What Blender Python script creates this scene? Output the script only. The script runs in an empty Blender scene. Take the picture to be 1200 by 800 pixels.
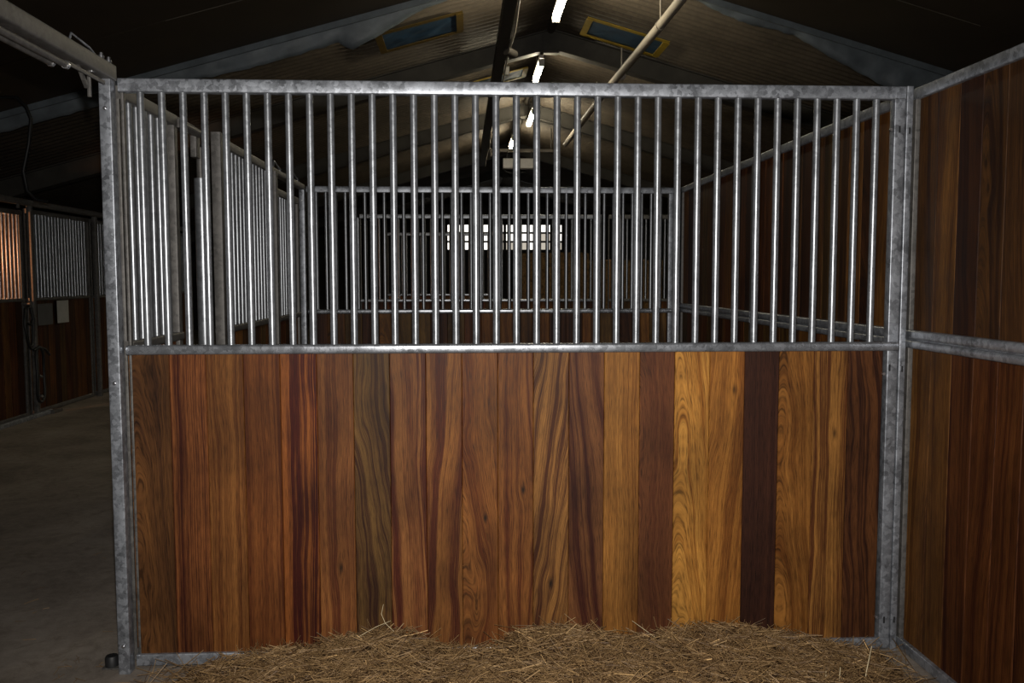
import bpy, bmesh, math, random
from mathutils import Vector, Matrix, noise as mnoise
random.seed(7)
SC = bpy.context.scene
COL = SC.collection
PI = math.pi

# ------------------------------------------------------------------ camera
CAM = Vector((1.2873, -3.3346, 1.5102))
yaw, pitch, roll = -0.0516, -0.0729, -0.0010
fwd = Vector((-math.sin(yaw)*math.cos(pitch), math.cos(yaw)*math.cos(pitch), math.sin(pitch)))
rt = Vector((math.cos(yaw), math.sin(yaw), 0)); up = rt.cross(fwd)
r2 = math.cos(roll)*rt + math.sin(roll)*up; u2 = -math.sin(roll)*rt + math.cos(roll)*up
cd = bpy.data.cameras.new('camera'); cam = bpy.data.objects.new('camera', cd); COL.objects.link(cam)
M3 = Matrix((r2, u2, -fwd)).transposed()
cam.matrix_world = Matrix.Translation(CAM) @ M3.to_4x4()
cd.sensor_width = 36; cd.lens = 1015.44/1200*36; cd.clip_start = .02; cd.clip_end = 200
SC.camera = cam
# ------------------------------------------------------------------ world, lights, exposure
w = bpy.data.worlds.new('World'); SC.world = w; w.use_nodes = True
w.node_tree.nodes['Background'].inputs[0].default_value = (.55, .65, .8, 1)
w.node_tree.nodes['Background'].inputs[1].default_value = 0.02
vs = SC.view_settings
vs.view_transform = 'Standard'; vs.look = 'None'; vs.gamma = 1; vs.exposure = 0.0; vs.use_curve_mapping = False

def spot(name, loc, target, energy, size, blend, radius, color):
    l = bpy.data.lights.new(name, 'SPOT'); l.energy = energy; l.spot_size = size; l.spot_blend = blend
    l.shadow_soft_size = radius; l.color = color
    o = bpy.data.objects.new(name, l); COL.objects.link(o); o.location = loc
    o.rotation_euler = (Vector(target)-Vector(loc)).to_track_quat('-Z', 'Y').to_euler()
    return o
# the photographer's flash, on top of the camera
spot('camera_flash', CAM + Vector((.0, .02, .13)), (1.46, 0, 1.42), 500, math.radians(104), 1.0, .022, (1, .965, .92))
# the warm heat lamp inside the stall across the aisle (outside the frame)
spot('heat_lamp', (-4.25, 4.85, 1.75), (-3.50, 6.15, 1.38), 95, math.radians(84), .35, .06, (1, .42, .18))

# ------------------------------------------------------------------ helpers
class MB:
    def __init__(s): s.v = []; s.f = []; s.sm = []
    def add(s, vs, fs, smooth=False):
        o = len(s.v); s.v += [tuple(v) for v in vs]; s.f += [tuple(i+o for i in f) for f in fs]; s.sm += [smooth]*len(fs)
    def box(s, x0, x1, y0, y1, z0, z1):
        s.add([(x0,y0,z0),(x1,y0,z0),(x1,y1,z0),(x0,y1,z0),(x0,y0,z1),(x1,y0,z1),(x1,y1,z1),(x0,y1,z1)],
              [(0,3,2,1),(4,5,6,7),(0,1,5,4),(1,2,6,5),(2,3,7,6),(3,0,4,7)])
    def rbox(s, x0, x1, y0, y1, z0, z1, r, axis='x', seg=3):
        """bar along an axis with rounded long edges"""
        if axis == 'x': a0,a1,b0,b1,c0,c1 = x0,x1,y0,y1,z0,z1
        elif axis == 'z': a0,a1,b0,b1,c0,c1 = z0,z1,x0,x1,y0,y1
        else: a0,a1,b0,b1,c0,c1 = y0,y1,z0,z1,x0,x1
        pr = []
        for (cx,cy,st) in ((b1-r,c1-r,0),(b0+r,c1-r,1),(b0+r,c0+r,2),(b1-r,c0+r,3)):
            for k in range(seg+1):
                t = (st + k/seg)*PI/2; pr.append((cx+r*math.cos(t), cy+r*math.sin(t)))
        n = len(pr); vs = []
        for a in (a0,a1):
            for b,c in pr:
                vs.append((a,b,c) if axis=='x' else ((b,c,a) if axis=='z' else (c,a,b)))
        fs = [(i,(i+1)%n,n+(i+1)%n,n+i) for i in range(n)]
        s.add(vs, fs, True)
        s.add([vs[i] for i in range(n)], [tuple(reversed(range(n)))]); s.add([vs[n+i] for i in range(n)], [tuple(range(n))])
    def tube(s, pts, r, n=12, cap=True):
        P = [Vector(p) for p in pts]; rr = r if isinstance(r,(list,tuple)) else [r]*len(P)
        vs = []; ref = None
        for i,p in enumerate(P):
            t = (P[min(i+1,len(P)-1)]-P[max(i-1,0)]).normalized()
            if ref is None: ref = Vector((1,0,0)) if abs(t.x)<.9 else Vector((0,1,0))
            a = (ref - t*ref.dot(t)).normalized(); b = t.cross(a); ref = a
            for k in range(n):
                q = 2*PI*k/n; vs.append(p + (a*math.cos(q)+b*math.sin(q))*rr[i])
        fs = [(i*n+k, i*n+(k+1)%n, (i+1)*n+(k+1)%n, (i+1)*n+k) for i in range(len(P)-1) for k in range(n)]
        s.add(vs, fs, True)
        if cap:
            s.add(vs[:n], [tuple(reversed(range(n)))]); s.add(vs[-n:], [tuple(range(n))])
    def build(s, name, mat, parent=None, loc=(0,0,0)):
        me = bpy.data.meshes.new(name); me.from_pydata(s.v, [], s.f); me.update()
        me.polygons.foreach_set('use_smooth', s.sm)
        me.materials.append(mat)
        o = bpy.data.objects.new(name, me); COL.objects.link(o); o.location = loc
        if parent: o.parent = parent
        return o
def tag(o, label=None, cat=None, group=None, kind=None):
    if label: o['label'] = label
    if cat: o['category'] = cat
    if group: o['group'] = group
    if kind: o['kind'] = kind
    return o
def empty(name, loc, rz, label, cat, group=None):
    o = bpy.data.objects.new(name, None); COL.objects.link(o); o.empty_display_size = .1
    o.location = loc; o.rotation_euler = (0,0,rz)
    return tag(o, label, cat, group)
def share(o, name=None, parent=None, loc=(0,0,0)):
    c = bpy.data.objects.new(name or o.name.split('.')[0], o if isinstance(o, bpy.types.Mesh) else o.data); COL.objects.link(c)
    c.location = loc
    if parent: c.parent = parent
    return c
def lin(c):
    return tuple((x/255/12.92 if x/255 <= .04045 else ((x/255+.055)/1.055)**2.4) for x in c)

# ------------------------------------------------------------------ node helpers and materials
class NT:
    def __init__(s, name):
        m = bpy.data.materials.new(name); m.use_nodes = True; s.m = m; s.t = m.node_tree; s.t.nodes.clear()
        s.out = s.n('ShaderNodeOutputMaterial'); s.b = s.n('ShaderNodeBsdfPrincipled'); s.l(s.b.outputs[0], s.out.inputs[0])
    def n(s, ty, **kw):
        x = s.t.nodes.new(ty)
        for k,v in kw.items(): setattr(x, k, v)
        return x
    def l(s, a, b): s.t.links.new(a, b)
    def put(s, sock, v):
        if isinstance(v, bpy.types.NodeSocket): s.l(v, sock)
        else: sock.default_value = v
    def math(s, op, a, b=None, c=None, clamp=False):
        x = s.n('ShaderNodeMath', operation=op, use_clamp=clamp)
        for i,v in enumerate((a,b,c)):
            if v is not None: s.put(x.inputs[i], v)
        return x.outputs[0]
    def noise(s, vec=None, scale=5, detail=2, rough=.5, dist=0, dim='3D', w=None):
        x = s.n('ShaderNodeTexNoise', noise_dimensions=dim)
        if vec is not None and dim != '1D': s.put(x.inputs['Vector'], vec)
        if w is not None: s.put(x.inputs['W'], w)
        s.put(x.inputs['Scale'], scale); x.inputs['Detail'].default_value = detail; x.inputs['Roughness'].default_value = rough; x.inputs['Distortion'].default_value = dist
        return x.outputs[0]
    def ramp(s, f, stops):
        x = s.n('ShaderNodeValToRGB'); e = x.color_ramp.elements
        while len(e) < len(stops): e.new(.5)
        for i,(p,c) in enumerate(stops):
            e[i].position = p; e[i].color = (*c,1) if not isinstance(c,(int,float)) else (c,c,c,1)
        s.put(x.inputs[0], f); return x.outputs[0]
    def mix(s, f, a, b, mode='MIX'):
        x = s.n('ShaderNodeMix', data_type='RGBA', blend_type=mode)
        for sock, v in ((x.inputs[0], f), (x.inputs[6], a), (x.inputs[7], b)):
            if isinstance(v, tuple) and len(v) == 3: v = (*v,1)
            s.put(sock, v)
        return x.outputs[2]
    def coord(s, which='Object'): return s.n('ShaderNodeTexCoord').outputs[which]
    def mapv(s, vec, scale=(1,1,1), loc=(0,0,0)):
        x = s.n('ShaderNodeMapping'); s.l(vec, x.inputs[0]); x.inputs['Scale'].default_value = scale; s.put(x.inputs['Location'], loc); return x.outputs[0]
    def sep(s, vec): x = s.n('ShaderNodeSeparateXYZ'); s.l(vec, x.inputs[0]); return x.outputs
    def comb(s, a, b, c):
        x = s.n('ShaderNodeCombineXYZ')
        for i,v in enumerate((a,b,c)): s.put(x.inputs[i], v)
        return x.outputs[0]
    def bump(s, h, strength=.2, dist=.002):
        x = s.n('ShaderNodeBump'); x.inputs['Strength'].default_value = strength; x.inputs['Distance'].default_value = dist
        s.l(h, x.inputs['Height']); s.l(x.outputs[0], s.b.inputs['Normal'])
    def set(s, col=None, rough=None, metal=None, spec=None):
        for k,v in (('Base Color',col),('Roughness',rough),('Metallic',metal),('Specular IOR Level',spec)):
            if v is None: continue
            if k == 'Base Color' and isinstance(v, tuple) and len(v) == 3: v = (*v,1)
            s.put(s.b.inputs[k], v)
        return s.m

def galv_mat(name, tint=(.40,.42,.445), metal=.55, rough=.38, spread=.35):
    t = NT(name); geo = t.n('ShaderNodeNewGeometry').outputs['Position']
    wob = t.n('ShaderNodeVectorMath', operation='MULTIPLY_ADD'); nz = t.n('ShaderNodeTexNoise'); t.l(geo, nz.inputs['Vector']); nz.inputs['Scale'].default_value = 55; nz.inputs['Detail'].default_value = 3
    t.l(nz.outputs['Color'], wob.inputs[0]); wob.inputs[1].default_value = (.03,.03,.03); t.l(geo, wob.inputs[2])
    v = t.n('ShaderNodeTexVoronoi'); t.l(wob.outputs[0], v.inputs['Vector']); v.inputs['Scale'].default_value = 60
    n1 = t.noise(geo, 9, 4, .6, .8); n2 = t.noise(geo, 220, 3, .65)
    sp = t.math('MULTIPLY', t.sep(v.outputs['Color'])[0], .3)
    f = t.math('ADD', t.math('MULTIPLY', n1, .75), t.math('ADD', sp, t.math('MULTIPLY', n2, .35)))
    a = tuple(c*(1-spread) for c in tint); b = tuple(min(1,c*(1+spread)) for c in tint)
    c = t.ramp(f, [(.45, a), (.9, b)])
    r = t.math('ADD', rough-.12, t.math('MULTIPLY', f, .2))
    t.bump(n2, .2, .001)
    return t.set(c, r, metal, .5)
GALV = galv_mat('galvanised_steel', (.245,.257,.28), .58, .37, .5)
GALV_RAIL = galv_mat('bright_galvanised_rail', (.25,.26,.28), .65, .25, .3)
GALV_BAR = galv_mat('galvanised_tube', (.25,.26,.275), .70, .32, .22)
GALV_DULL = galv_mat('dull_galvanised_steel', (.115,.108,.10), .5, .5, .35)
def plain(name, col, rough=.6, metal=0, spec=.5, var=.25, scale=12):
    t = NT(name); p = t.n('ShaderNodeNewGeometry').outputs['Position']
    f = t.noise(p, scale, 4, .6)
    c = t.ramp(f, [(.3, tuple(x*(1-var) for x in col)), (.7, tuple(min(1,x*(1+var)) for x in col))])
    return t.set(c, rough, metal, spec)
BOLT = plain('bolt_zinc', (.5,.5,.52), .25, .9)
RUBBER = plain('black_rubber', (.012,.012,.013), .55)
BLACK = plain('black_leather', (.01,.01,.01), .5)
DARK = plain('slot_dark', (.008,.008,.009), .8)
def emis(name, col, strength):
    t = NT(name); e = t.n('ShaderNodeEmission'); e.inputs[0].default_value = (*col,1); e.inputs[1].default_value = strength
    t.l(e.outputs[0], t.out.inputs[0]); return t.m

def wood_mat():
    t = NT('hardwood_plank')
    def attr(nm):
        x = t.n('ShaderNodeAttribute', attribute_type='OBJECT', attribute_name=nm); return x
    dark = attr('tone_dark').outputs['Color']; light = attr('tone_light').outputs['Color']
    ga = t.sep(attr('grain_a').outputs['Vector']); gb = t.sep(attr('grain_b').outputs['Vector']); kn = t.sep(attr('grain_knot').outputs['Vector'])
    slant, fig, warp = ga[0], ga[1], ga[2]; freq, seed, con = gb[0], gb[1], gb[2]
    o = t.sep(t.coord('Object')); x, z = o[0], o[2]
    # slow wander of the grain along the board
    sv = t.comb(t.math('MULTIPLY', x, 5), t.math('MULTIPLY', seed, 7.3), t.math('MULTIPLY', z, 1.6))
    wn = t.math('SUBTRACT', t.noise(sv, 1, 2, .5), .5)
    sv2 = t.comb(t.math('MULTIPLY', x, 22), t.math('MULTIPLY', seed, 3.1), t.math('MULTIPLY', z, 7))
    wn2 = t.math('SUBTRACT', t.noise(sv2, 1, 2, .5), .5)
    u = t.math('ADD', x, t.math('MULTIPLY', wn, warp))
    u = t.math('ADD', u, t.math('MULTIPLY', t.math('MULTIPLY', wn2, warp), .06))
    u = t.math('ADD', u, t.math('MULTIPLY', slant, z))
    # knot: grain bends round it
    kx = t.math('SUBTRACT', x, kn[0]); kz = t.math('SUBTRACT', z, kn[1])
    d2 = t.math('ADD', t.math('MULTIPLY', kx, kx), t.math('MULTIPLY', t.math('MULTIPLY', kz, kz), .16))
    kb = t.math('POWER', 2.718, t.math('MULTIPLY', d2, -1400))
    kd = t.math('MULTIPLY', t.math('POWER', 2.718, t.math('MULTIPLY', d2, -14000)), kn[2])
    u = t.math('ADD', u, t.math('MULTIPLY', t.math('MULTIPLY', t.math('MULTIPLY', kx, kb), kn[2]), -.7))
    # cathedral figure
    g = t.math('ADD', t.math('MULTIPLY', t.math('MULTIPLY', x, x), 9), t.math('MULTIPLY', t.math('ADD', z, t.math('MULTIPLY', wn, .5)), .11))
    u = t.math('ADD', t.math('MULTIPLY', u, t.math('SUBTRACT', 1, fig)), t.math('MULTIPLY', g, fig))
    W = t.math('ADD', t.math('MULTIPLY', u, freq), t.math('MULTIPLY', seed, 17.7))
    s1 = t.noise(None, 1, 4, .7, 0, '1D', W)
    s0 = t.noise(None, 1, 1, .5, 0, '1D', t.math('MULTIPLY', W, .33))
    s2 = t.noise(None, 1, 2, .5, 0, '1D', t.math('MULTIPLY', W, 5.3))
    # ribbon break-up: the stripes fade in and out along the board
    rb = t.noise(t.comb(t.math('MULTIPLY', u, 40), seed, t.math('MULTIPLY', z, 3)), 1, 2, .5)
    f = t.math('ADD', t.math('MULTIPLY', s1, .62), t.math('ADD', t.math('MULTIPLY', s2, .30), t.math('ADD', t.math('MULTIPLY', rb, .30), t.math('MULTIPLY', s0, .45))))
    f = t.math('ADD', t.math('MULTIPLY', t.math('SUBTRACT', f, .835), t.math('MULTIPLY', con, 4.2)), .5, clamp=True)
    c = t.mix(f, dark, light)
    # fine pores and fibre
    fib = t.noise(t.comb(t.math('MULTIPLY', u, 640), seed, t.math('MULTIPLY', z, 17)), 1, 2, .6)
    por = t.ramp(fib, [(.34, .42), (.48, .97), (.68, 1.34)])
    c = t.mix(1.0, c, por, 'MULTIPLY')
    big = t.noise(t.comb(t.math('MULTIPLY', x, 4), t.math('MULTIPLY', seed, 5.7), t.math('MULTIPLY', z, 2.2)), 1, 3, .55)
    c = t.mix(1.0, c, t.ramp(big, [(.3, .62), (.7, 1.32)]), 'MULTIPLY')
    c = t.mix(kd, c, (.012,.006,.003))
    t.bump(fib, .12, .0008)
    return t.set(c, t.math('ADD', .46, t.math('MULTIPLY', fib, .2)), 0, .16)
WOOD = wood_mat()

# plank tones: (dark, light) in photo sRGB;  slant, figure, warp, freq, contrast, knot(x,z,strength)
K = .77
def tones(o, dk, lt, slant=0, fig=0, warp=.05, freq=60, con=1., seed=None, knot=(0,9,0), k=K):
    h = (.97, 1.08, 1.16)
    o['tone_dark'] = tuple(min(.9,x*k*q) for x,q in zip(lin(dk),h)); o['tone_light'] = tuple(min(.9,x*k*q) for x,q in zip(lin(lt),h))
    o['grain_a'] = (float(slant), float(fig), float(warp))
    o['grain_b'] = (float(freq), float(seed if seed is not None else random.uniform(0,60)), float(con))
    o['grain_knot'] = tuple(float(q) for q in knot)
FRONT = [  # the 21 boards of the near partition, left to right
 dict(dk=(62,34,17), lt=(106,64,30), fig=.45, warp=.16, freq=40, con=.65, seed=3.3),
 dict(dk=(60,22,10), lt=(126,70,33), warp=.03, freq=75, con=1.3, seed=11),
 dict(dk=(84,42,15), lt=(132,80,36), warp=.07, freq=60, con=.8, seed=5),
 dict(dk=(84,38,13), lt=(126,70,30), warp=.05, freq=70, con=.8, seed=8),
 dict(dk=(68,20,9), lt=(144,78,32), warp=.05, freq=42, con=1.5, seed=22),
 dict(dk=(82,38,17), lt=(128,76,36), warp=.06, freq=55, con=.9, seed=14, knot=(.012,.33,.9)),
 dict(dk=(56,27,13), lt=(106,72,34), slant=.10, fig=.05, warp=.13, freq=70, con=1.0, seed=31),
 dict(dk=(74,28,13), lt=(132,80,40), warp=.08, freq=62, con=1.2, seed=42, slant=.03),
 dict(dk=(74,30,13), lt=(132,80,36), warp=.09, freq=66, con=1.2, seed=6, slant=-.05),
 dict(dk=(86,40,14), lt=(132,78,34), fig=.35, warp=.2, freq=60, con=.95, seed=17, knot=(.02,.52,1)),
 dict(dk=(78,34,12), lt=(132,78,34), warp=.10, freq=58, con=1.1, seed=19, knot=(.03,.63,1)),
 dict(dk=(72,36,17), lt=(142,92,44), slant=-.16, warp=.12, freq=62, con=1.2, seed=24, knot=(.0,.25,1)),
 dict(dk=(64,26,14), lt=(112,66,34), slant=.09, warp=.07, freq=64, con=1.25, seed=29),
 dict(dk=(112,64,22), lt=(164,106,46), warp=.05, freq=48, con=.8, seed=33),
 dict(dk=(74,34,17), lt=(106,60,30), warp=.14, freq=36, con=.6, seed=37, fig=.2),
 dict(dk=(132,76,24), lt=(188,126,54), fig=.55, warp=.06, freq=46, con=.95, seed=41),
 dict(dk=(116,64,22), lt=(166,104,42), slant=-.07, warp=.08, freq=50, con=.9, seed=46, knot=(.03,1.02,.8)),
 dict(dk=(44,20,12), lt=(66,34,20), warp=.03, freq=60, con=.6, seed=51),
 dict(dk=(102,56,18), lt=(148,92,38), fig=.5, warp=.08, freq=40, con=.8, seed=53),
 dict(dk=(80,40,16), lt=(152,98,44), warp=.06, freq=68, con=1.2, seed=57, knot=(.02,.84,.7)),
 dict(dk=(52,24,12), lt=(96,54,26), slant=.04, warp=.12, freq=64, con=1.0, seed=61),
]
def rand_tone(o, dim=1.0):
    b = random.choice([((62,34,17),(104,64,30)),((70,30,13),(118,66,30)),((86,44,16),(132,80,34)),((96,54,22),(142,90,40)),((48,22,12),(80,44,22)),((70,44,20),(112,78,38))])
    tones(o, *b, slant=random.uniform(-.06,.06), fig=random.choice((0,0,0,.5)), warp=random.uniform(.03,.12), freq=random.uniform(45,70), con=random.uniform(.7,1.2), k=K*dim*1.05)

_pm = {}
def plank_mesh(wd, h, th=.024):
    key = (round(wd,4), round(h,3))
    if key in _pm: return _pm[key]
    c = .0022; a = wd/2 - .0004
    prof = [(-a, th), (-a, c), (-a+c, 0), (a-c, 0), (a, c), (a, th)]
    m = MB(); n = len(prof)
    m.add([(x,y,z) for z in (0,h) for x,y in prof], [(i,(i+1)%n,n+(i+1)%n,n+i) for i in range(n)] + [tuple(reversed(range(n))), tuple(range(n,2*n))])
    me = bpy.data.meshes.new('plank'); me.from_pydata(m.v, [], m.f); me.update(); me.materials.append(WOOD)
    _pm[key] = me; return me
_bm = {}
def bar_mesh(r, h, n=14):
    key = (r, round(h,3), n)
    if key in _bm: return _bm[key]
    m = MB(); m.tube([(0,0,0),(0,0,h)], r, n)
    me = bpy.data.meshes.new('bar'); me.from_pydata(m.v, [], m.f); me.update(); me.polygons.foreach_set('use_smooth', m.sm); me.materials.append(GALV_BAR)
    _bm[key] = me; return me
def planks(root, x0, x1, z0, z1, y, pitch=.1393, specs=None, dim=1.0, gap=0):
    n = max(1, round((x1-x0)/pitch)); p = (x1-x0)/n; me = plank_mesh(p-gap, z1-z0)
    for i in range(n):
        o = share(me, 'plank', root, (x0+p*(i+.5), y+random.uniform(0,.0016), z0))
        if specs and i < len(specs): tones(o, **specs[i])
        else: rand_tone(o, dim)
def bars(root, xs, z0, z1, y, r=.0135, n=14):
    me = bar_mesh(r, z1-z0, n)
    for x in xs: share(me, 'bar', root, (x, y, z0))

def grille_partition(name, label, cat, loc, rz, W, top=2.25, mid=1.258, n_bars=None, first=.074, pitch=.078, specs=None, stiles=(True,True),
                     steel=None, lower=True, group=None, barr=.0135, dim=1.0, gap=0):
    """welded tube frame, upright bars above, hardwood boards below.  local x along, front at -y"""
    steel = steel or GALV
    r = empty(name, loc, rz, label, cat, group)
    m = MB(); m.rbox(0, W, 0, .04, top-.05, top, .005); m.build('top_rail', steel, r)
    m = MB(); m.rbox(0, W, -.006, .042, mid-.036, mid, .009, seg=4); m.build('middle_rail', GALV_RAIL if steel is GALV else steel, r)
    zb = .009
    if lower:
        m = MB(); m.rbox(0, W, 0, .04, zb, zb+.046, .005); m.build('bottom_rail', steel, r)
    zs = zb+.046 if lower else mid
    if stiles[0]:
        m = MB()
        m.rbox(.0, .012, .020, .042, zs, mid-.036, .003, 'z'); m.rbox(.0, .012, .020, .042, mid, top-.05, .003, 'z'); m.build('stile', GALV_DULL, r)  # shade on the recessed stile is put into its darker steel colour
    if stiles[1]:
        m = MB()
        m.rbox(W-.043, W, .0, .04, zs, mid-.036, .004, 'z'); m.rbox(W-.043, W, .0, .04, mid, top-.05, .004, 'z'); m.build('stile', steel, r)
    if n_bars is None: n_bars = int((W-first-.06)/pitch)+1
    bars(r, [first+pitch*i for i in range(n_bars)], mid-.003, top-.047, .02, barr)
    if lower: planks(r, .012, W-.054, zs-.004, mid-.032, .012, specs=specs, dim=dim, gap=gap)
    return r
def square_post(name, label, loc, h, wx=.04, wy=.045, mat=None, bolts=(), rz=0, group=None):
    """square galvanised tube; bolts at heights on the -y face"""
    m = MB(); m.rbox(-wx/2, wx/2, -wy, 0, 0, h, .004, 'z')
    r = empty(name, loc, rz, label, 'post', group)
    m.build('shaft', mat or GALV, r)
    for z in bolts:
        b = MB(); b.tube([(0,-wy-.001,z),(0,-wy-.003,z)], .0075, 12); b.tube([(0,-wy-.002,z),(0,-wy-.0075,z)], .0048, 6); b.build('bolt', BOLT, r)
    return r

# ------------------------------------------------------------------ the setting
def concrete_mat():
    t = NT('worn_concrete'); p = t.n('ShaderNodeNewGeometry').outputs['Position']
    a = t.noise(p, 1.6, 5, .6, .5); b = t.noise(p, 22, 5, .65); c = t.noise(p, 140, 3, .6)
    f = t.math('ADD', t.math('MULTIPLY', a, .6), t.math('ADD', t.math('MULTIPLY', b, .3), t.math('MULTIPLY', c, .2)))
    col = t.ramp(f, [(.36, (.11,.088,.07)), (.55, (.235,.198,.162)), (.72, (.33,.285,.24))])
    dirt = t.ramp(t.noise(p, 5.5, 6, .7, 1.0), [(.55, 0), (.72, 1)])
    col = t.mix(t.math('MULTIPLY', dirt, .5), col, (.075,.05,.03))
    t.bump(t.math('ADD', b, t.math('MULTIPLY', c, .5)), .35, .004)
    return t.set(col, .8, 0, .25)
CONC = concrete_mat()
m = MB(); m.box(-6.8, 9, -6, 28.2, -.2, 0); tag(m.build('floor', CONC), 'worn grey concrete floor with dirt and chaff', kind='structure')
WALLM = plain('dark_block_wall', (.06,.055,.05), .85, 0, .2, .3, 3)
m = MB(); m.box(-6.95, -6.8, -6, 28.2, -.2, 2.9); tag(m.build('wall_left', WALLM), 'dark side wall of the barn', kind='structure')
m = MB(); m.box(9, 9.15, -6, 28.2, -.2, 3.4); tag(m.build('wall_right', WALLM), 'dark side wall behind the right stalls', kind='structure')
def gable(name, y, label):
    m = MB(); m.add([(-6.95,yy,-.2) for yy in (y,y+.15)]+[(9.15,yy,-.2) for yy in (y,y+.15)]+[(9.15,yy,2.96) for yy in (y,y+.15)]+[(2.42,yy,4.85) for yy in (y,y+.15)]+[(-6.95,yy,2.23) for yy in (y,y+.15)],
        [(0,2,4,6,8),(9,7,5,3,1),(0,1,3,2),(2,3,5,4),(4,5,7,6),(6,7,9,8),(8,9,1,0)])
    tag(m.build(name, WALLM), label, kind='structure')
gable('wall_back', 28.05, 'far gable wall of the barn with the lit window band')
gable('wall_front', -6.15, 'gable wall behind the camera')
AX, AZ, SL = 2.42, 4.85, .28
def roof_z(x): return AZ - SL*abs(x-AX)
# corrugated fibre-cement roof
t = NT('corrugated_roof'); p = t.n('ShaderNodeNewGeometry').outputs['Position']
f = t.math('ADD', t.math('MULTIPLY', t.noise(p, 1.2, 5, .6), .6), t.math('MULTIPLY', t.noise(p, 18, 4, .65), .45))
c_ = t.ramp(f, [(.35, (.030,.023,.016)), (.7, (.085,.067,.048))])
# shade of the corrugation troughs, with grime, painted in as dark bands
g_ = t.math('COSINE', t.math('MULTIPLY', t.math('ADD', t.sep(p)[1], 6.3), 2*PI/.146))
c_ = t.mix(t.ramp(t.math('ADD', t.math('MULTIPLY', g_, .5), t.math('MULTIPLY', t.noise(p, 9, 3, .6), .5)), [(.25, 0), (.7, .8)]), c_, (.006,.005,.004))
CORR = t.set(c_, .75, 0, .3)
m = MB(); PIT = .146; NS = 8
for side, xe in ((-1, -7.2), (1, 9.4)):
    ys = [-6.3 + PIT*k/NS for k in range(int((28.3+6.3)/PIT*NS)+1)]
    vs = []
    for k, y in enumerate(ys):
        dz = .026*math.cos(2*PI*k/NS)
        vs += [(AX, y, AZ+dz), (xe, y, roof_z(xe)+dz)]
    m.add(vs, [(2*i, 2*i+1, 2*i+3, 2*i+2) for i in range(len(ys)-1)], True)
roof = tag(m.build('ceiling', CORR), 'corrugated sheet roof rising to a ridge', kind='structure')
sol = roof.modifiers.new('thick', 'SOLIDIFY'); sol.thickness = .006; sol.offset = 1
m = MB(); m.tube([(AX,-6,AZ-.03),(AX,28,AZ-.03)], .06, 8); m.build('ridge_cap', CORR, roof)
# insulated lining boards under the near part of the roof: each board is a piece of the ceiling
LIN = plain('dark_lining_board', (.034,.025,.016), .6, 0, .35, .15, 1.5)
JOINT = plain('pale_joint_strip', (.12,.105,.08), .6)
def slope_box(m, side, x0, x1, y0, y1, d0, d1):
    """slab parallel to the roof slope; d = depth below the roof"""
    xa, xb = sorted((x0,x1)); vs = []
    for x in (xa,xb):
        for y in (y0,y1):
            for d in (d1,d0): vs.append((x, y, roof_z(x)-d))
    m.add(vs, [(0,1,3,2),(4,6,7,5),(0,4,5,1),(2,3,7,6),(0,2,6,4),(1,5,7,3)])
LY = 5.7
yb = [LY-.02-1.2*k for k in range(10)]
for side, xe in ((-1,-6.79),(1,8.99)):
    for k in range(9):
        m = MB(); slope_box(m, side, AX+side*.01, xe, yb[k+1]+.004, yb[k]-.004, .03, .075); m.build('lining_board', LIN, roof)
        # short pale ends of the joint profile
    for k in range(1, 9):
        m = MB(); x0 = AX+side*(2.6 if k%2 else 1.2); slope_box(m, side, x0, x0+side*random.uniform(.9,1.6), yb[k]-.004, yb[k]+.004, .071, .078); m.build('joint_strip', JOINT, roof)
# rafters
RAFT = plain('grey_rafter', (.050,.046,.040), .75, 0, .3, .25, 4)
for n, y in enumerate((8.5, 13.3, 18.1, 22.9)):
    m = MB()
    for side, xe in ((-1,-6.79),(1,8.99)):
        slope_box(m, side, AX, xe, y-.05, y+.05, .03, .27); slope_box(m, side, AX, xe, y-.09, y+.09, .27, .29); slope_box(m, side, AX, xe, y-.09, y+.09, .03, .045)
    m.box(AX-.10, AX+.10, y-.06, y+.06, AZ-.34, AZ-.1)
    tag(m.build('trim_%d' % (n+1), RAFT), 'grey roof rafter with a knee plate at the ridge', kind='structure')
# far window band
WB = plain('window_bar_dark', (.05,.045,.04), .7)
PANE = emis('daylight_pane', (1, .96, .88), 2.0)
y = 28.0
m = MB()
X0, X1, Z0, Z1 = .55, 4.75, 2.50, 3.45; NC, NR = 10, 3
cw = (X1-X0)/NC; ch = (Z1-Z0)/NR
for i in range(NC+1): m.box(X0+cw*i-.05, X0+cw*i+.05, y-.04, y+.05, Z0-.05, Z1+.05)
for j in range(NR+1): m.box(X0-.05, X1+.05, y-.05, y+.05, Z0+ch*j-.035, Z0+ch*j+.035)
win = tag(m.build('window_1', WB), 'band of small bright panes high in the far gable', kind='structure')
pm = MB(); pm.box(-cw/2+.02, cw/2-.02, 0, .01, .01, ch-.01); first = None
DIMP = emis('dim_daylight_pane', (1, .9, .75), .55)
dm = MB(); dm.box(-cw/2+.02, cw/2-.02, 0, .01, .01, ch-.01)
a = b = None
for i in range(NC):
    for j in range(NR):
        dimmed = (j == 0 and random.random() < .55) or (j == 1 and random.random() < .2)
        loc = (X0+cw*(i+.5), y+.01, Z0+ch*j)
        if dimmed:
            if b is None: b = dm.build('pane', DIMP, win, loc)
            else: share(b, 'pane', win, loc)
        else:
            if a is None: a = pm.build('pane', PANE, win, loc)
            else: share(a, 'pane', win, loc)

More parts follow.
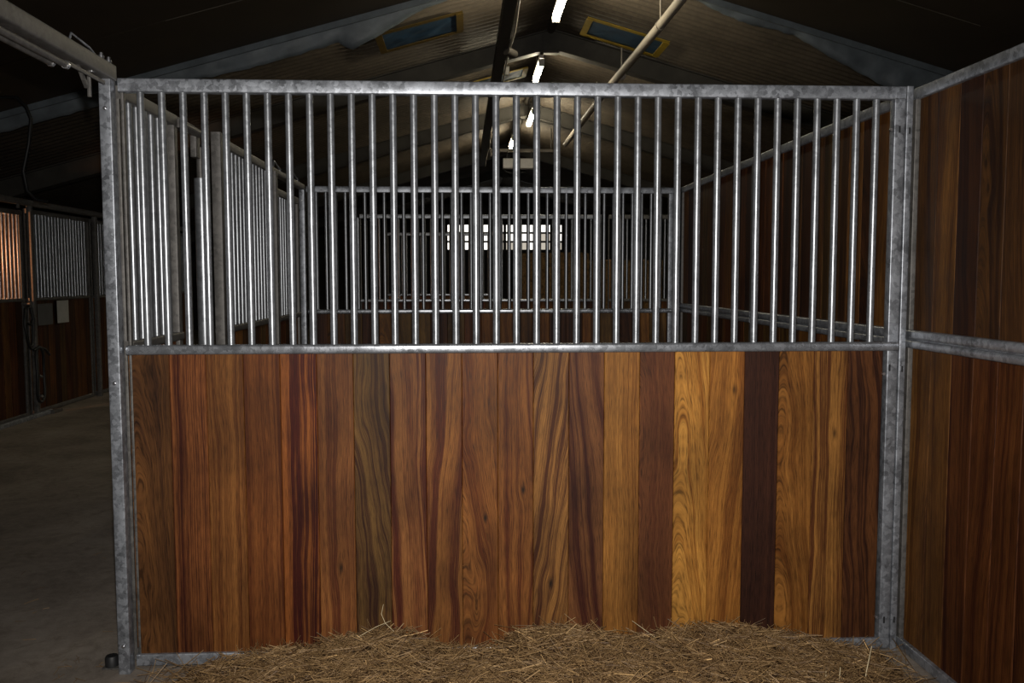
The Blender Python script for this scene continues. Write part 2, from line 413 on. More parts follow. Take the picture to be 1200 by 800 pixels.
# ------------------------------------------------------------------ the near partition and its posts
near = grille_partition('stall_partition', 'nearest stall partition, glossy hardwood boards below galvanised bars, hay at its foot', 'partition',
    (0,0,0), 0, 2.99, n_bars=37, specs=FRONT)
for x, z in ((2.957, 1.155), (2.968, 2.085), (2.966, .13)):
    b = MB(); b.rbox(x-.0035, x+.0035, -.0025, .001, z-.013, z+.013, .001, 'z'); b.build('bolt_slot', DARK, near)
for x, z in ((2.937, 2.085), (2.937, 1.13), (2.937,.14)):
    b = MB(); b.tube([(x,.012,z),(x,.002,z)], .006, 8); b.build('bolt', BOLT, near)
lp = square_post('door_post', 'tall square galvanised post at the left end of the nearest partition', (-.029,.002,0), 2.235, .044, .05, None, (2.13,1.12,.11))
square_post('door_post', 'square galvanised post at the left end of the second partition, behind the near bars', (-.029,3.772,0), 2.235, .044, .05, None, (2.13,1.12,.11))
square_post('door_post', 'far square galvanised post at the left end of the third partition', (-.029,7.252,0), 2.235, .044, .05)
grille_partition('stall_partition', 'second stall partition back, full width barred panel seen through the near bars', 'partition', (0,3.77,0), 0, 2.99, n_bars=37)
grille_partition('stall_partition', 'third stall partition back, framed by the bars of the second one', 'partition', (0,7.25,0), 0, 2.93, top=2.28, n_bars=36)
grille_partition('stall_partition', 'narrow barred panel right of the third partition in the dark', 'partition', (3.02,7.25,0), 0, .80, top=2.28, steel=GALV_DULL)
grille_partition('stall_partition', 'farthest barred partition, before the hay bales and the bright window band', 'partition', (0,10.9,0), 0, 1.75, top=2.25)

# ------------------------------------------------------------------ side walls on the right
def plank_wall(name, label, loc, rz, L, top=2.25, dim=1.0, joint=None, strip=True):
    r = empty(name, loc, rz, label, 'partition')
    m = MB(); m.rbox(0, L, -.004, .044, top-.045, top, .005); m.build('top_rail', GALV, r)
    m = MB(); m.rbox(0, L, -.012, .044, 1.268, 1.304, .010); m.build('middle_rail', GALV, r)
    m = MB(); m.rbox(0, L, -.012, .044, 1.232, 1.264, .010); m.rbox(0, L, .004, .04, 1.26, 1.272, .003); m.build('middle_rail', GALV, r)
    m = MB(); m.rbox(0, L, -.006, .044, .005, .045, .004); m.build('bottom_rail', GALV, r)
    for a in (0, L-.028):
        m = MB(); m.rbox(a, a+.028, -.004, .044, .045, 1.232, .003, 'z'); m.rbox(a, a+.028, -.004, .044, 1.304, top-.045, .003, 'z'); m.build('stile', GALV_DULL, r)  # darker steel paints in the shade of the recess at these stiles
    planks(r, .03, L-.03, 1.30, top-.042, .012, dim=dim); planks(r, .03, L-.03, .042, 1.235, .012, dim=dim)
    return r
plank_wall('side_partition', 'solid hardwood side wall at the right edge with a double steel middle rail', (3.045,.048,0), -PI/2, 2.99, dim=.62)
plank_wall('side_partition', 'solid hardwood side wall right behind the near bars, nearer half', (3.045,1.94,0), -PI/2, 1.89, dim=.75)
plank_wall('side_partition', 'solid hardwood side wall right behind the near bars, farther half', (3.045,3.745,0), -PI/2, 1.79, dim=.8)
r = square_post('corner_post', 'slim galvanised corner post between the nearest partition and the right side wall', (3.008,.05,0), 2.25, .027, .05, None, ())
for z in (2.08, 1.15, .13):
    b = MB(); b.rbox(-.003, .003, -.0525, -.049, z-.012, z+.012, .001, 'z'); b.build('bolt_slot', DARK, r)
square_post('corner_post', 'slim galvanised post at the right end of the second partition', (3.022,3.80,0), 2.25, .036, .05)

# ------------------------------------------------------------------ fronts of the stalls on the left (plane x = 0)
R90 = PI/2
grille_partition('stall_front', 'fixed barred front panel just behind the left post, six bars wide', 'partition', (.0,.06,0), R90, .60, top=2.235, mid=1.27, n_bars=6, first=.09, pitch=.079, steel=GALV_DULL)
t_ = MB(); t_.rbox(-.052, -.004, .02, 1.0, 2.19, 2.235, .006, 'y'); 
r = empty('door_track', (0,0,0), 0, 'short galvanised door track over the gap behind the left post, with round end', 'rail')
m = MB(); m.rbox(-.05, -.002, .67, .93, 2.195, 2.235, .006, 'y'); m.build('channel', GALV_DULL, r)
m = MB(); m.tube([(.0,.675,2.205),(.0,.97,2.205)], .021, 12); m.build('end_tube', GALV_DULL, r)
m = MB(); m.rbox(-.03, .0, .93, .99, 2.09, 2.19, .004, 'z'); m.build('bracket', GALV_DULL, r)
r = empty('pivot_pipe', (-.018,1.05,0), 0, 'round galvanised pivot pipe standing in the gap of the left stall front', 'post')
m = MB(); m.tube([(0,0,0),(0,0,2.0)], .033, 16); m.build('pipe', GALV_BAR, r)
m = MB(); m.tube([(0,0,1.99),(0,0,2.15)], .02, 12); m.build('pin', GALV_DULL, r)
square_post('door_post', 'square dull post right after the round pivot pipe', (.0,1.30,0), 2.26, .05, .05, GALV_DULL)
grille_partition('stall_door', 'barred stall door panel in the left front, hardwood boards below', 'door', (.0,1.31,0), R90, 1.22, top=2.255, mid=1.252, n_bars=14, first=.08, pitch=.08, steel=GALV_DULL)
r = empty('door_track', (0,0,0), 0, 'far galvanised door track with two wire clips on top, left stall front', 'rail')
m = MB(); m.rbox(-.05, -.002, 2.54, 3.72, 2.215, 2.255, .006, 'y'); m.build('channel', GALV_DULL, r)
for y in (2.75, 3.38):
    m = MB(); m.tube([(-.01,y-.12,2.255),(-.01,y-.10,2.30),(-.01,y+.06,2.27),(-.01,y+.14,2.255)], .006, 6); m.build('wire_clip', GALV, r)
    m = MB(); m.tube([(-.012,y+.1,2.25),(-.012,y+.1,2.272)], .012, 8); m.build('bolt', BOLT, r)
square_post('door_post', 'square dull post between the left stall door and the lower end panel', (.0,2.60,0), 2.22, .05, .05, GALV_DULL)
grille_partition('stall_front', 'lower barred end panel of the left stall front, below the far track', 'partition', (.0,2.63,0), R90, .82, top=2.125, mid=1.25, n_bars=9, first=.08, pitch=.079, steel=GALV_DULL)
# door track of our own stall, upper left corner
r = empty('door_track', (-.025,-.06,2.22), 0, 'long sliding door track running from the top left corner to the near post', 'rail')
m = MB(); m.rbox(-.026, .026, -2.6, .052, .015, .072, .006, 'y'); m.build('channel', GALV_DULL, r)
for x, y1 in ((.004, -.31), (-.03, -.34)):
    m = MB(); m.tube([(x,-2.6,-.012),(x,y1,-.012)], .0115, 10); m.build('runner_rod', GALV_DULL, r)
    m = MB(); m.tube([(x,y1-.006,-.012),(x,y1+.008,-.012)], .0135, 10); m.build('rod_cap', BOLT, r)
m = MB(); m.rbox(.006, .012, -.30, -.02, -.012, .002, .002, 'y'); m.build('guide_strip', GALV_DULL, r)
m = MB(); m.rbox(-.012, .0, -.115, -.105, -.075, .015, .002, 'z'); m.add([(-.012,-.2,.015),(-.012,-.19,.015),(-.012,-.135,-.05),(-.012,-.125,-.04),(.0,-.2,.015),(.0,-.19,.015),(.0,-.135,-.05),(.0,-.125,-.04)], [(0,1,3,2),(4,6,7,5),(0,4,5,1),(2,3,7,6),(0,2,6,4),(1,5,7,3)])
m.build('stop_bracket', GALV_DULL, r)
m = MB(); m.tube([(.02,-.31,.07),(.02,-.30,.092),(.02,-.16,.082),(.02,-.12,.07)], .004, 6); m.build('wire_clip', GALV, r)
m = MB(); m.tube([(.0,-.10,.012),(.0,-.10,.018)], .012, 10); m.build('bolt', BOLT, r)
for y in (-.045, .02):
    m = MB(); m.tube([(.012,y,.07),(.012,y,.084)], .011, 6); m.tube([(.012,y,.084),(.012,y,.094)], .006, 8); m.build('bolt', BOLT, r)
# black rubber floor guide
r = empty('door_stop', (-.103,.022,0), 0, 'small black rubber door stop on the floor left of the near post', 'stop')
m = MB(); m.tube([(0,0,.006),(0,0,.040),(0,0,.046)], [.025,.025,.021], 16); m.build('rubber_block', RUBBER, r)
m = MB(); m.rbox(-.028, .075, -.03, .03, 0, .006, .002); m.build('base_plate', GALV_DULL, r)

# ------------------------------------------------------------------ stalls across the aisle (plane x = -3.49)
OX = -3.49
# doors and panels from near to far: the post at y 6.35 divides door and panel
opp = [(2.40,2.60,'dark barred stall front across the aisle, nearest one, left of the warmly lit door','partition','stall_front'),
       (5.02,1.30,'barred stall door across the aisle, lit orange by a warm lamp','door','stall_door'),
       (6.42,1.56,'dark barred stall front across the aisle with papers pinned below its bars','partition','stall_front'),
       (8.06,1.30,'dark barred stall front across the aisle, right beside the near post','partition','stall_front'),
       (9.46,2.6,'dark barred stall front farthest down the aisle, glimpsed behind the left bars','partition','stall_front')]
for y0, W, lab, cat, nm in opp:
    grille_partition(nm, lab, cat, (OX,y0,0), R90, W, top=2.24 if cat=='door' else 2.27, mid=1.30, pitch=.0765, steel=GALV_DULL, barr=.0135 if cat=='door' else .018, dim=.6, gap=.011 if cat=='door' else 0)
for k,(y,lab) in enumerate(((6.40,'dull square post across the aisle where the black halter hangs'),(8.04,'dull square post across the aisle, second one, in the dark'))):
    square_post('door_post', lab, (OX+.05,y,0), 2.3, .05, .05, GALV_DULL)
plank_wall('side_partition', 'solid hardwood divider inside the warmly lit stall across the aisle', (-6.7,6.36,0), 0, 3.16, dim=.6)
r = empty('door_track', (OX+.07,0,2.31), 0, 'dark door track along the top of the stalls across the aisle', 'rail')
m = MB(); m.rbox(-.03, .03, 4.6, 11.5, -.02, .045, .006, 'y'); m.build('channel', GALV_DULL, r)
for y in (5.55, 6.1):
    m = MB(); m.rbox(-.012, .012, y-.02, y+.02, -.06, -.018, .003, 'z'); m.build('hanger', GALV_DULL, r)
r = empty('floor_rail', (OX+.09,0,0), 0, 'low pale floor rail along the doors across the aisle', 'rail')
m = MB(); m.rbox(-.02, .02, 4.6, 6.6, 0, .05, .008, 'y'); m.build('rail', GALV, r)
m = MB(); m.rbox(-.03, .06, 6.55, 6.75, 0, .04, .008, 'y'); m.build('end_block', GALV_DULL, r)
PAPER = plain('white_paper', (.42,.42,.40), .8, 0, .2, .08)
GREYP = plain('grey_paper', (.10,.10,.10), .7, 0, .2, .1)
m = MB(); m.box(0,.004,-.14,.14,-.13,.13); tag(m.build('paper_sheet', PAPER, None, (OX+.02,7.13,1.125)), 'white paper sheet pinned to the dark boards across the aisle', 'paper')
m = MB(); m.box(0,.006,-.17,.17,-.13,.11); tag(m.build('notice_board', GREYP, None, (OX+.02,6.70,1.12)), 'dark grey board pinned left of the white paper sheet', 'board')
# halter and lead rope
r = empty('halter', (OX+.09,6.28,1.22), 0, 'black halter hanging by the post on the lit door across the aisle', 'halter')
m = MB(); m.tube([(0,-.05,0),(0,-.16,-.03),(.01,-.20,-.2),(.01,-.13,-.42),(0,-.07,-.46),(0,-.02,-.38),(.01,-.01,-.15),(0,-.05,0)], .017, 8); m.build('headpiece', BLACK, r)
m = MB(); m.tube([(0,-.19,-.16),(.02,-.10,-.2),(0,-.01,-.16)], .015, 8); m.build('noseband', BLACK, r)
m = MB(); m.tube([(-.06,-.10,.02),(.03,-.10,.02)], .02, 8); m.build('hook', GALV_DULL, r)
r = empty('lead_rope', (OX+.10,6.36,.76), 0, 'black lead rope looped on a hook low on the post across the aisle', 'rope')
pts = []
for k in range(25):
    q = 2*PI*k/24; pts.append((.0+.01*math.sin(3*q), -.0+.11*math.sin(q)*(1 if math.sin(q)>0 else .7), -.30+.30*math.cos(q)))
m = MB(); m.tube(pts, .016, 8, False); m.tube([(0,-.12,-.02),(0,0,.01),(0,.14,-.03),(0,.24,-.10)], .014, 8); m.build('rope', BLACK, r)
for z in (-.3,-.52):
    m = MB(); m.tube([(.02,-.05,z),(.03,-.02,z-.02)], .014, 8); m.build('snap', BOLT, r)
# black hose from the roof
m = MB(); m.tube([(-3.2,5.0,3.06),(-2.98,5,3.17),(-2.84,5,3.17),(-2.76,5,3.09),(-2.72,5,2.98),(-2.75,5,2.75),(-2.81,5,2.5),(-2.78,5,2.32),(-2.70,5,2.24),(-2.6,5,2.22)], .017, 8)
tag(m.build('cable', BLACK), 'thick black cable hanging from the roof in the upper left', 'cable')

# ------------------------------------------------------------------ under the roof
TUBE = emis('lamp_tube', (1, .90, .66), 66)
FIX = plain('white_fixture', (.45,.43,.38), .5)
lamps = [(2.29,5.78,4.40,1.45,'ceiling tube lamp nearest the camera, highest in the picture'),
         (2.30,9.03,4.40,.95,'second ceiling tube lamp, just above the top rail'),
         (2.46,12.6,4.40,1.2,'third ceiling tube lamp, seen between the bars'),
         (2.27,15.6,4.42,1.1,'fourth ceiling tube lamp, small, above the far white box')]
for x,y,z,L,lab in lamps:
    r = empty('tube_lamp', (x,y,z), 0, lab, 'lamp', 'tube lamps along the ridge')
    m = MB(); m.tube([(0,-L/2,0),(0,L/2,0)], .042, 12); m.build('tube', TUBE, r)
    m = MB(); m.rbox(-.03,.03,-L/2-.03,L/2+.03,.06,.10,.008,'y'); m.box(-.04,.04,-L/2-.03,-L/2-.01,-.045,.055); m.box(-.04,.04,L/2+.01,L/2+.03,-.045,.055); m.build('housing', FIX, r)
    for yy in (-L*.35, L*.35):
        m = MB(); m.tube([(0,yy,.10),(0,yy,roof_z(x)-z-.04)], .008, 6); m.build('hanger', GALV_DULL, r)
# pipe on the right, under the slope
PIPE = plain('pale_pipe', (.30,.265,.22), .5, 0, .4, .15, 6)
r = empty('ceiling_pipe', (3.33,0,4.16), 0, 'long pale pipe running under the right roof slope', 'pipe')
m = MB(); m.tube([(.03,3.2,0),(0,6,0),(-.07,9.5,0),(-.08,14,0)], .05, 14); m.build('pipe', PIPE, r)
for y in (5.9, 8.2, 10.4):
    m = MB(); m.tube([(0,y,-.05),(0,y,roof_z(3.33)-4.16-.02)], .009, 6); m.build('hanger', PIPE, r)
    m = MB(); m.tube([(0,y-.02,0),(0,y+.02,0)], .056, 14); m.build('clamp', PIPE, r)
CONDB = plain('dark_beam', (.03,.025,.02), .7)
r = empty('cable_duct', (1.72,0,4.16), 0, 'dark square duct with a pale cable under the left roof slope', 'duct')
m = MB(); m.add([(-.06,3.5,-.07),(.06,3.5,-.07),(.06,3.5,.07),(-.06,3.5,.07),(-.15,17,-.07),(-.03,17,-.07),(-.03,17,.07),(-.15,17,.07)], [(0,1,2,3),(7,6,5,4),(0,4,5,1),(1,5,6,2),(2,6,7,3),(3,7,4,0)]); m.build('duct', CONDB, r)
pts = [(.085-.09*(y-3.5)/13.5+.01*math.sin(y*2.3), y, -.07+.02*math.sin(y*3.1)) for y in [3.5+.3*k for k in range(46)]]
m = MB(); m.tube(pts, .010, 6); m.build('cable', PIPE, r)
m = MB(); m.rbox(.04,.11,7.75,7.83,-.10,.0,.006,'z'); m.build('junction_box', FIX, r)
m = MB(); m.tube([(.02,6.6,-.1),(.12,6.7,-.12)], .05, 10); m.build('clamp', CONDB, r)
# far frame and white heater box
r = empty('hanging_frame', (2.46,15,4.17), 0, 'pale crossbar frame hanging under the far roof', 'frame')
m = MB(); m.rbox(-.68,.68,-.04,.04,-.03,.03,.005); m.build('crossbar', PIPE, r)
for x in (-.66,.28): 
    m = MB(); m.rbox(x-.02,x+.02,-.03,.03,-.34 if x>0 else -.12,-.03,.004,'z'); m.build('leg', PIPE, r)
for x in (-.6,.6):
    m = MB(); m.tube([(x,0,.03),(x,0,roof_z(2.46+x)-4.17-.03)], .01, 6); m.build('hanger', RAFT, r)
r = empty('heater_box', (2.38,14.80,3.87), 0, 'white heater box hung below the far crossbar', 'heater')
WHITE = plain('white_enamel', (.86,.85,.83), .45, 0, .4, .06)
m = MB(); m.rbox(-.34,.34,-.10,.10,-.10,.10,.015); m.build('body', WHITE, r)
m = MB(); m.box(-.012,.012,-.106,-.10,-.09,.09); m.build('seam', DARK, r)
m = MB(); m.tube([(-.34,0,-.08),(-.28,-.02,-.17),(-.1,-.02,-.21),(.12,-.02,-.17)], .01, 6); m.build('cable', BLACK, r)
for x in (-.25,.25):
    m = MB(); m.tube([(x,.03,.10),(x,.09,.27)], .008, 6); m.build('hanger', GALV_DULL, r)
# covered skylights
BLUE = plain('blue_plastic_sheet', (.02,.06,.115), .55, 0, .5, .35, 5); TAPE_OLD = plain('browned_yellow_tape', (.10,.062,.008), .6, 0, .3, .25); TAPE = plain('yellow_tape', (.34,.23,.015), .55, 0, .4, .15)
def skylight(label, side, x0, x1, y0, y1, tape):
    r = empty('covered_skylight', ((x0+x1)/2,(y0+y1)/2,roof_z((x0+x1)/2)-.03), 0, label, 'skylight', 'taped over roof lights')
    off = r.location
    def part(nm, mt, a,b,c,d,d0,d1):
        m = MB(); slope_box(m, side, a,b,c,d,d0,d1); o = m.build(nm, mt, r); o.location = -off; return o
    # crinkled sheet
    m = MB(); NX, NY = 28, 14; vs = []
    for i in range(NX+1):
        for j in range(NY+1):
            x = x0+(x1-x0)*i/NX; y = y0+(y1-y0)*j/NY
            q = .015*mnoise.noise(Vector((x*9+y*7, y*4-x*3, 1.3)))
            vs.append((x,y,roof_z(x)-.065+q))
    m.add(vs, [(i*(NY+1)+j,(i+1)*(NY+1)+j,(i+1)*(NY+1)+j+1,i*(NY+1)+j+1) for i in range(NX) for j in range(NY)], True)
    o = m.build('blue_sheet', BLUE, r); o.location = -off
    s_ = o.modifiers.new('t','SOLIDIFY'); s_.thickness = .003
    tw = .06; TAPE = tape
    part('tape', TAPE, x0-.03, x1+.03, y0-tw, y0+.03, .074, .080); part('tape', TAPE, x0-.03, x1+.03, y1-.03, y1+tw, .074, .080)
    part('tape', TAPE, x0-.04, x0+.04, y0, y1, .081, .087); part('tape', TAPE, x1-.04, x1+.04, y0, y1, .081, .087)
skylight('blue sheeted roof light edged in yellow tape, right of the ridge lamps', 1, 2.80, 3.75, 7.45, 8.1, TAPE)
skylight('blue sheeted roof light edged in yellow tape, faded, left behind the torn foil', -1, .32, 1.22, 6.52, 7.22, TAPE_OLD)
skylight('small blue roof light edged in yellow tape, left of the second lamp', -1, 1.35, 2.20, 10.15, 10.72, TAPE)
# torn foil edge of the lining
FOIL = plain('pale_torn_foil', (.115,.135,.15), .5, 0, .5, .25, 5)
def foil(label, side, prof, xs, xe):
    """lower edge profile: list of (x, drop below roof)"""
    m = MB(); N = 120; rows = 6; vs = []
    for i in range(N+1):
        x = xs+(xe-xs)*i/N
        for k in range(len(prof)-1):
            a, b_ = prof[k], prof[k+1]
            if min(a[0],b_[0]) <= x <= max(a[0],b_[0]): 
                d = a[1]+(b_[1]-a[1])*(x-a[0])/(b_[0]-a[0]) if b_[0]!=a[0] else b_[1]; break
        d += .018*mnoise.noise(Vector((x*9,0,0))) + .01*mnoise.noise(Vector((x*31,4,0)))
        for j in range(rows+1):
            u = j/rows; dd = .05+(max(.1,d)-.05)*u
            yy = LY + .02 + .06*u*u + .035*u*mnoise.noise(Vector((x*5, u*2, 3)))
            vs.append((x, yy, roof_z(x)-dd))
    R = rows+1
    m.add(vs, [(i*R+j,(i+1)*R+j,(i+1)*R+j+1,i*R+j+1) for i in range(N) for j in range(rows)], True)
    o = m.build('torn_foil', FOIL); tag(o, label, 'foil'); s_ = o.modifiers.new('t','SOLIDIFY'); s_.thickness = .003
foil('pale torn foil hanging from the lining edge, left of the ridge', -1, [(-6.6,.26),(-1.6,.24),(-.9,.28),(-.1,.27),(.0,.26),(.13,.38),(.5,.27),(.7,.20),(.85,.16),(1.3,.12),(2.4,.10)], -6.6, 2.38)
foil('pale torn foil hanging from the lining edge, right of the ridge', 1, [(2.4,.10),(3.7,.12),(4.1,.2),(4.7,.16),(5.2,.30),(5.8,.42),(6.2,.34),(8.9,.26)], 2.46, 8.9)
for side, xe in ((-1,-6.7),(1,8.9)):
    m = MB(); slope_box(m, side, AX+side*.02, xe, LY-.015, LY+.012, .03, .135); m.build('edge_trim', FOIL, roof)

# ------------------------------------------------------------------ hay in the far stalls
def hay_mat(name, lo, hi):
    t = NT(name); a = t.n('ShaderNodeAttribute', attribute_name='straw_tone').outputs['Fac']
    return t.set(t.ramp(a, [(0, lo), (.55, tuple((x+y)/2 for x,y in zip(lo,hi))), (.92, hi), (1, tuple(min(.9,x*1.9) for x in hi))]), .55, 0, .35)
HAY = hay_mat('hay_straw', (.105,.058,.026), (.45,.285,.125))
HAYBASE = plain('hay_mass', (.055,.032,.016), .9, 0, .1, .5, 60)
BALE = plain('baled_straw', (.12,.072,.032), .9, 0, .1, .7, 34)
TW = plain('bale_twine', (.25,.12,.05), .7)
def bale(label, x0,x1,y0,y1,z0,z1):
    bm = bmesh.new(); bmesh.ops.create_cube(bm, size=1)
    bmesh.ops.subdivide_edges(bm, edges=bm.edges[:], cuts=7, use_grid_fill=True)
    for v in bm.verts:
        v.co = Vector((v.co.x*(x1-x0), v.co.y*(y1-y0), v.co.z*(z1-z0)))
        n = mnoise.noise_vector(v.co*7+Vector((x0,y0,z0)))*.025
        if v.co.z < -(z1-z0)/2+.01: n.z = 0
        v.co += n
    me = bpy.data.meshes.new('straw_block'); bm.to_mesh(me); bm.free(); me.materials.append(BALE)
    r = empty('hay_bale', ((x0+x1)/2,(y0+y1)/2,z0), 0, label, 'hay bale', 'bales behind the third partition')
    o = bpy.data.objects.new('straw_block', me); COL.objects.link(o); o.parent = r; o.location = (0,0,(z1-z0)/2)
    for k in (-.25,.25):
        m = MB(); a=(x1-x0)*k; dy=(y1-y0)/2+.012; h=z1-z0+.012
        m.tube([(a,-dy,.02),(a,-dy,h),(a,dy,h),(a,dy,.02)], .006, 5); m.build('twine', TW, r)
bale('big straw bale on the floor behind the third partition, left of the stack', 1.95,3.05,8.75,9.65,0,.93)
bale('big straw bale on the floor behind the third partition, right of the stack', 3.12,4.2,8.8,9.7,0,.93)
bale('big straw bale on top of the stack, its left one, below the bright panes', 1.98,3.0,8.8,9.6,.95,1.86)
bale('big straw bale on top of the stack, its right one', 3.05,4.05,8.85,9.65,.95,1.76)

# straw generator -------------------------------------------------
def straws(items, name, mat, extra=None):
    """items: (pos, dir, length, radius, bend, tone) -> thin bent three sided stalks in one mesh"""
    V = []; F = []; T = []
    for pos, d, L, r, bend, tone in items:
        d = d.normalized(); a = d.orthogonal().normalized(); b = d.cross(a); o = len(V)
        for k in range(3):
            u = k/2; c = pos + d*(L*(u-.5)) + bend*(L*(.25-(u-.5)**2))
            for q in range(3):
                an = 2*PI*q/3; V.append(c + (a*math.cos(an)+b*math.sin(an))*r*(1-.25*u)); T.append(tone)
        for k in range(2):
            for q in range(3):
                i = o+k*3+q; j = o+k*3+(q+1)%3; F.append((i,j,j+3,i+3))
        F.append((o+2,o+1,o)); F.append((o+6,o+7,o+8))
    me = bpy.data.meshes.new(name); me.from_pydata([tuple(v) for v in V], [], F); me.update()
    at = me.attributes.new('straw_tone', 'FLOAT', 'POINT'); at.data.foreach_set('value', T)
    me.materials.append(mat)
    o = bpy.data.objects.new(name, me); COL.objects.link(o); return o
PROF = [(-.1,.004),(.12,.006),(.25,.02),(.377,.045),(.506,.056),(.571,.081),(.668,.083),(.799,.121),(.929,.145),(1.06,.132),(1.125,.105),(1.19,.068),(1.30,.052),(1.405,.063),(1.471,.122),(1.588,.143),(1.721,.131),(1.855,.105),(1.99,.095),(2.125,.119),(2.328,.128),(2.465,.102),(2.672,.072),(2.845,.030),(2.98,.006),(3.1,.002)]
def prof(x):
    for k in range(len(PROF)-1):
        if PROF[k][0] <= x <= PROF[k+1][0]:
            a, b = PROF[k], PROF[k+1]; return a[1]+(b[1]-a[1])*(x-a[0])/(b[0]-a[0])
    return 0
def hay_h(x, y):
    """height of the hay at (x,y), y from -1 to 0"""
    p = prof(x)
    ridge = min(1, max(0, 1-(abs(y+.10)/.95)**2.2))
    broad = .055*max(0, min(1, (x-.15)/.5))*max(0, min(1,(2.95-x)/.5))*max(0,1-abs(y+.38)/.55)
    h = max(p*ridge, broad*.9+p*.35*ridge)
    h += .016*mnoise.noise(Vector((x*7,y*7,0)))*min(1,h/.04) + .010*mnoise.noise(Vector((x*19,y*19,5)))*min(1,h/.04)
    return max(0, h)
bm_v = []; NX, NY = 150, 50
for i in range(NX+1):
    for j in range(NY+1):
        x = -.05+3.05*i/NX; y = -1.05+1.04*j/NY
        bm_v.append(Vector((x, y, hay_h(x,y)-.012)))
items = []
rnd = random.Random(11)
def put(n, xr, yr, zup, thr):
    c = 0
    while c < n:
        x = rnd.uniform(*xr); y = rnd.uniform(*yr); h = hay_h(x,y)
        if rnd.random() > min(1, (h-.004)/thr): 
            if rnd.random() > .02: continue
        c += 1
        az = rnd.uniform(0, 2*PI); el = rnd.gauss(0, .28)
        L = rnd.uniform(.03,.12) if rnd.random() < .85 else rnd.uniform(.12,.2)
        # keep stalks off the partition boards and the side wall
        d = Vector((math.cos(az)*math.cos(el), math.sin(az)*math.cos(el), math.sin(el)))
        ex = abs(d.y)*L/2
        if y+ex > -.012: y = -.012-ex
        if x+abs(d.x)*L/2 > 3.03: x = 3.03-abs(d.x)*L/2
        z = hay_h(x,y) + rnd.uniform(-.006, zup) + .002
        z = max(z, abs(d.z)*L/2+.003)
        items.append((Vector((x,y,z)), d, L, (rnd.uniform(.0006,.0015) if rnd.random() < .9 else rnd.uniform(.0015,.0024)), Vector((rnd.uniform(-.25,.25),0 if y>-.08 else rnd.uniform(-.25,.25),rnd.uniform(-.1,.2))), min(1,max(0,rnd.gauss(.42,.24)))))
put(15000, (.06,3.02), (-.75,-.012), .012, .03)
put(1500, (.06,3.02), (-1.0,-.6), .012, .03)
# stalks that stand up out of the heap
for k in range(420):
    x = rnd.uniform(.35,2.85); y = rnd.uniform(-.5,-.03)
    d = Vector((rnd.gauss(0,.8), rnd.gauss(0,.3) if y < -.12 else rnd.uniform(-.1,.02), rnd.uniform(.3,1.2))); L = rnd.uniform(.03,.085)
    items.append((Vector((x,y,hay_h(x,y)+L*.3*d.normalized().z+.003)), d, L, rnd.uniform(.0005,.0011), Vector((rnd.uniform(-.3,.3),0,rnd.uniform(-.2,.2))), rnd.uniform(.3,.9)))
hay = straws(items, 'hay_heap', HAY)
# mound under the stalks, same heap
me = hay.data; hb = MB(); hb.add(bm_v, [(i*(NY+1)+j,(i+1)*(NY+1)+j,(i+1)*(NY+1)+j+1,i*(NY+1)+j+1) for i in range(NX) for j in range(NY) if max(bm_v[i*(NY+1)+j].z, bm_v[(i+1)*(NY+1)+j+1].z) > -.006], True)
tag(hay, 'heap of brown hay along the foot of the nearest partition', 'hay', kind='stuff')
mound = hb.build('mound', HAYBASE, hay); mound['kind'] = 'stuff'
# thin scatter on the floor by the post and in the right corner
items = []
for (n, xr, yr) in ((150,(-.30,.35),(-.35,.10)), (170,(2.55,3.02),(-.6,-.03)), (40,(-1.4,-.2),(-.1,1.6))):
    for k in range(n):
        az = rnd.uniform(0,2*PI); x = rnd.uniform(*xr); y = rnd.uniform(*yr); L = rnd.uniform(.02,.08)
        if -.13 < x < .06 and -.1 < y: continue
        d = Vector((math.cos(az), math.sin(az), rnd.uniform(-.03,.03)))
        if xr[0] > 1: x = min(x, 3.025-abs(d.x)*L/2); y = min(y, -.015-abs(d.y)*L/2)
        elif x > 0: y = min(y, -.015-abs(d.y)*L/2)
        items.append((Vector((x,y,.004)), d, L, rnd.uniform(.0006,.0013), Vector((rnd.uniform(-.2,.2),rnd.uniform(-.2,.2),.05)), min(1,max(0,rnd.gauss(.4,.2)))))
tag(straws(items, 'loose_straw', HAY), 'thin scatter of loose straw on the concrete by the posts', 'straw', kind='stuff')
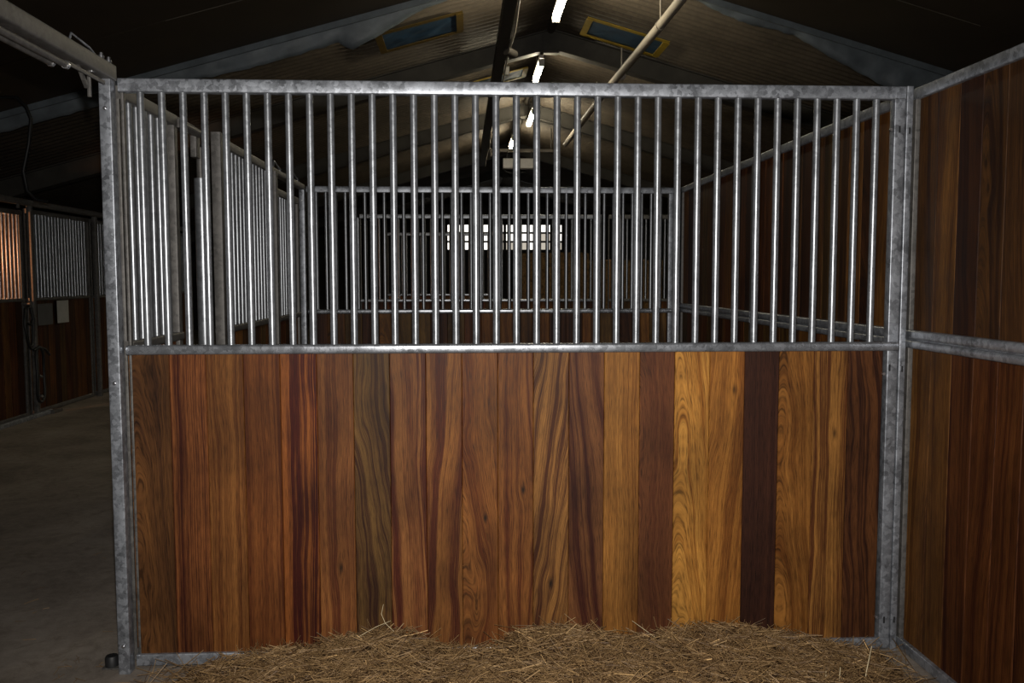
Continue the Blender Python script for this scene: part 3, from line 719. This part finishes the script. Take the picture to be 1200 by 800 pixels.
# three single stalks standing in the lower right corner, and the tall bent ones by the boards
STALK = plain('bleached_stalk', (.62,.50,.30), .45, 0, .5, .12, 80)
def stalk(pts, r, label):
    m = MB(); m.tube(pts, [r]*(len(pts)-1)+[r*.6], 6); tag(m.build('straw_stalk', STALK), label, 'straw', 'single stalks standing up from the hay')
stalk([(2.72,-.36,.03),(2.735,-.34,.075),(2.772,-.30,.155)], .0022, 'long bleached straw stalk leaning right near the right side wall')
stalk([(2.60,-.42,.02),(2.603,-.41,.07),(2.611,-.40,.125)], .0022, 'bleached straw stalk standing upright, middle of the three on the right')
stalk([(2.555,-.42,.02),(2.554,-.41,.06),(2.557,-.405,.115)], .0020, 'bleached straw stalk standing upright, leftmost of the three on the right')
stalk([(1.01,-.06,.14),(.965,-.05,.18),(.950,-.045,.215),(.958,-.04,.252)], .0013, 'tall bent hay stem rising before the boards on the left heap')
stalk([(.855,-.05,.125),(.93,-.045,.165),(.985,-.04,.185)], .0012, 'thin brown hay stem slanting up before the boards on the left heap')
stalk([(2.02,-.05,.10),(1.965,-.045,.14),(1.93,-.04,.165)], .0012, 'thin hay stem leaning left before the boards right of middle')
# loose hay pile in the dark stall on the right
items = []
for k in range(2600):
    x = rnd.uniform(2.5,4.2); y = rnd.uniform(7.45,8.6); q = max(0, 1-((x-3.35)/.95)**2-((y-8.0)/.7)**2); 
    if q <= 0: continue
    az = rnd.uniform(0,2*PI); L = rnd.uniform(.08,.25)
    items.append((Vector((x,y,1.0*q*rnd.uniform(.85,1)+.03)), Vector((math.cos(az),math.sin(az),rnd.gauss(0,.25))), L, .004, Vector((rnd.uniform(-.2,.2),0,.1)), min(1,max(0,rnd.gauss(.3,.2)))))
far = straws(items, 'hay_pile', HAY); tag(far, 'dim pile of loose hay behind the narrow barred panel', 'hay', kind='stuff')
mm = MB(); G = 24; vs = []
for i in range(G+1):
    for j in range(G+1):
        x = 2.4+1.9*i/G; y = 7.4+1.25*j/G; q = max(0, 1-((x-3.35)/.95)**2-((y-8.0)/.7)**2); vs.append((x,y,.9*q-.005))
mm.add(vs, [(i*(G+1)+j,(i+1)*(G+1)+j,(i+1)*(G+1)+j+1,i*(G+1)+j+1) for i in range(G) for j in range(G)], True)
mm.build('mound', HAYBASE, far)['kind'] = 'stuff'
